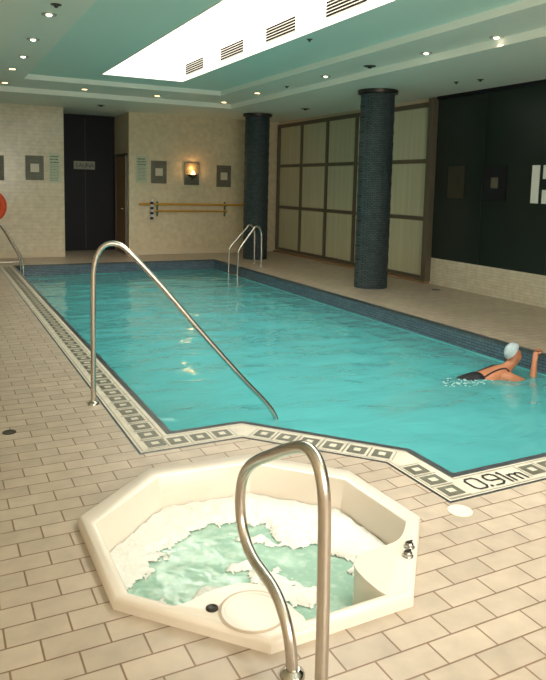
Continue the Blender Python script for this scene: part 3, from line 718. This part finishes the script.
# ------------------------------------------------------------------ swimmer
def skin_body(name, verts, edges, radii, mat, parent, root=0, sub=2):
    me = bpy.data.meshes.new(name); me.from_pydata([Vector(v) for v in verts], edges, []); ob = bpy.data.objects.new(name, me); COL.objects.link(ob)
    sm = ob.modifiers.new('skin', 'SKIN'); sm.use_smooth_shade = True
    sv = me.skin_vertices[0].data if me.skin_vertices else None
    if sv is None:
        bpy.context.view_layer.objects.active = ob; bpy.ops.mesh.customdata_skin_add(); sv = me.skin_vertices[0].data
    for i, r in enumerate(radii): sv[i].radius = r if isinstance(r, tuple) else (r, r)
    sv[root].use_root = True
    ss = ob.modifiers.new('sub', 'SUBSURF'); ss.levels = sub; ss.render_levels = sub
    dg = bpy.context.evaluated_depsgraph_get(); ev = ob.evaluated_get(dg); m2 = bpy.data.meshes.new_from_object(ev); m2.name = name
    bpy.data.objects.remove(ob)
    for p in m2.polygons: p.use_smooth = True
    m2.materials.clear(); m2.materials.append(MT[mat])
    return m2
sw_ = thing('person', 'swimmer in a pale cap and black swimsuit reaching for the right pool wall', 'person', (4.9, 4.76, -.2))
V = []; E = []; R = []
def v(p, r, link=None):
    V.append(p); R.append(r); i = len(V)-1
    if link is not None: E.append((link, i))
    return i
pel = v((4.47, 4.84, -.32), (.14, .10)); ab = v((4.62, 4.82, -.275), (.12, .095), pel); ch = v((4.80, 4.79, -.235), (.145, .10), ab); cl = v((4.92, 4.77, -.195), (.10, .066), ch)
nk = v((5.02, 4.755, -.125), (.044, .044), cl); jw = v((5.085, 4.750, -.070), (.056, .060), nk); hd = v((5.098, 4.752, .0), (.074, .088), jw); tp = v((5.085, 4.755, .055), (.052, .064), hd)
# right (near) arm: shoulder, elbow in the water, forearm up, hand on the pool edge
s1 = v((4.93, 4.62, -.19), .055, cl); e1 = v((5.20, 4.60, -.29), .042, s1); w1 = v((5.275, 4.655, -.07), .027, e1); h1 = v((5.30, 4.67, -.005), (.030, .018), w1)
h2 = v((5.315, 4.675, .030), (.028, .013), h1)
# left (far) arm under water
s2 = v((4.97, 4.92, -.20), .055, cl); e2 = v((5.16, 5.04, -.29), .042, s2); w2 = v((5.33, 4.98, -.27), .027, e2); h3 = v((5.34, 4.97, -.20), (.03, .016), w2)
# legs trailing
for sgn in (-1, 1):
    hp = v((4.40, 4.84+.09*sgn, -.34), .085, pel); kn = v((4.02, 4.87+.13*sgn, -.37), .055, hp); an = v((3.66, 4.90+.10*sgn, -.42), .035, kn); ft = v((3.50, 4.91+.11*sgn, -.44), (.035, .02), an)
me = skin_body('body', V, E, R, 'skin', sw_)
body = bpy.data.objects.new('body', me); COL.objects.link(body)
def par(o, p): o.parent = p; o.matrix_parent_inverse = Matrix.Translation(-Vector(p.location))
par(body, sw_)
# fingers over the edge (child of body: kept in the same skin)
for k in range(4):
    off = (-.024+.016*k); ln = (.030, .036, .034, .026)[k]
    me = skin_body('finger', [(5.318, 4.675+off, .035), (5.338, 4.677+off*1.1, .045), (5.338+ln*.7, 4.679+off*1.2, .036), (5.338+ln, 4.679+off*1.2, .017)], [(0, 1), (1, 2), (2, 3)], [.0095, .0088, .008, .007], 'skin', sw_, sub=1)
    f = bpy.data.objects.new('finger', me); COL.objects.link(f); par(f, sw_)
me = skin_body('thumb', [(5.303, 4.648, .005), (5.312, 4.628, .020), (5.330, 4.622, .034)], [(0, 1), (1, 2)], [.011, .0095, .008], 'skin', sw_, sub=1)
f = bpy.data.objects.new('thumb', me); COL.objects.link(f); par(f, sw_)
# face: nose, ear, mouth, eyes (faces the pool wall, +x)
bm = BM(); tube(bm, catmull([(5.160, 4.752, .0), (5.188, 4.752, -.030), (5.162, 4.752, -.042)], 4), [.006+.006*min(1, i/5) for i in range(9)], 8); par_o = mesh('nose', bm, 'skin', sw_, True)
for s_ in (-1, 1):
    bm = BM(); lathe(bm, (5.162, 4.752+.030*s_, .004), [(.001, -.006), (.009, -.004), (.011, .0), (.009, .004), (.001, .006)], 10, 'x'); mesh('goggle', bm, 'darkmetal', sw_, True)
    bm = BM(); lathe(bm, (5.080, 4.752+.084*s_, -.025), [(.004, -.008), (.016, -.005), (.018, .0), (.012, .006), (.003, .006)], 12, 'y'); mesh('ear', bm, 'skin', sw_, True)
bm = BM(); tube(bm, [(5.142, 4.732, -.075), (5.150, 4.752, -.073), (5.142, 4.772, -.075)], .005, 8); mesh('mouth', bm, 'orange', sw_, True)
# cap: shell over the upper back of the head
bm = BM(); nU, nV = 20, 12; c0 = Vector((5.082, 4.755, .018)); ax = Vector((-.72, .18, .62)).normalized(); u_ = ax.orthogonal().normalized(); w_ = ax.cross(u_); g = []
for i in range(nV):
    th = math.radians(2+76*i/(nV-1)); row = []
    for k in range(nU):
        a = 2*PI*k/nU; dd = ax*math.cos(th)+(u_*math.cos(a)+w_*math.sin(a))*math.sin(th)
        row.append(bm.verts.new(c0+Vector((dd.x*.094, dd.y*.080, dd.z*.100))))
    g.append(row)
for A, B in zip(g, g[1:]):
    for k in range(nU): bm.faces.new((A[k], A[(k+1) % nU], B[(k+1) % nU], B[k]))
bm.faces.new(g[0]); bmesh.ops.recalc_face_normals(bm, faces=bm.faces); mesh('swim_cap', bm, 'cap', sw_, True)
# swimsuit: slightly larger torso with a strap
me = skin_body('swimsuit', [(4.40, 4.845, -.33), (4.47, 4.84, -.315), (4.62, 4.82, -.265), (4.775, 4.79, -.222)], [(0, 1), (1, 2), (2, 3)], [(.13, .095), (.152, .112), (.134, .112), (.150, .108)], 'suit', sw_, root=1)
f = bpy.data.objects.new('swimsuit', me); COL.objects.link(f); par(f, sw_)
from mathutils.bvhtree import BVHTree
tree = BVHTree.FromPolygons([q.co.copy() for q in body.data.vertices], [tuple(p.vertices) for p in body.data.polygons])
for sg in (-1, 1):
    pts = []
    for k in range(12):
        x = 4.70+.27*k/11; y = 4.80-.035*(k/11)+(.075-.012*math.sin(k/11*PI))*sg
        hit = tree.ray_cast(Vector((x, y, .4)), Vector((0, 0, -1)))[0]
        if hit: pts.append(hit+Vector((0, 0, .002)))
    if len(pts) > 2: bm = BM(); tube(bm, pts, .009, 8); mesh('strap', bm, 'suit', sw_, True)
# splash
bm = BM()
rr = random.Random(5)
for k in range(120):
    a = rr.uniform(-1, 1); x, y = 4.50+.28*a+rr.gauss(0, .05), 4.70+rr.gauss(0, .06); r = rr.uniform(.003, .009)
    bmesh.ops.create_icosphere(bm, subdivisions=1, radius=r, matrix=Matrix.Translation((x, y, WL+.004)) @ Matrix.Diagonal((1.8, 1.2, .45, 1)))
tag(mesh('splash', bm, 'splash', None, True), 'white splash on the water behind the swimmer', 'splash', kind='stuff')
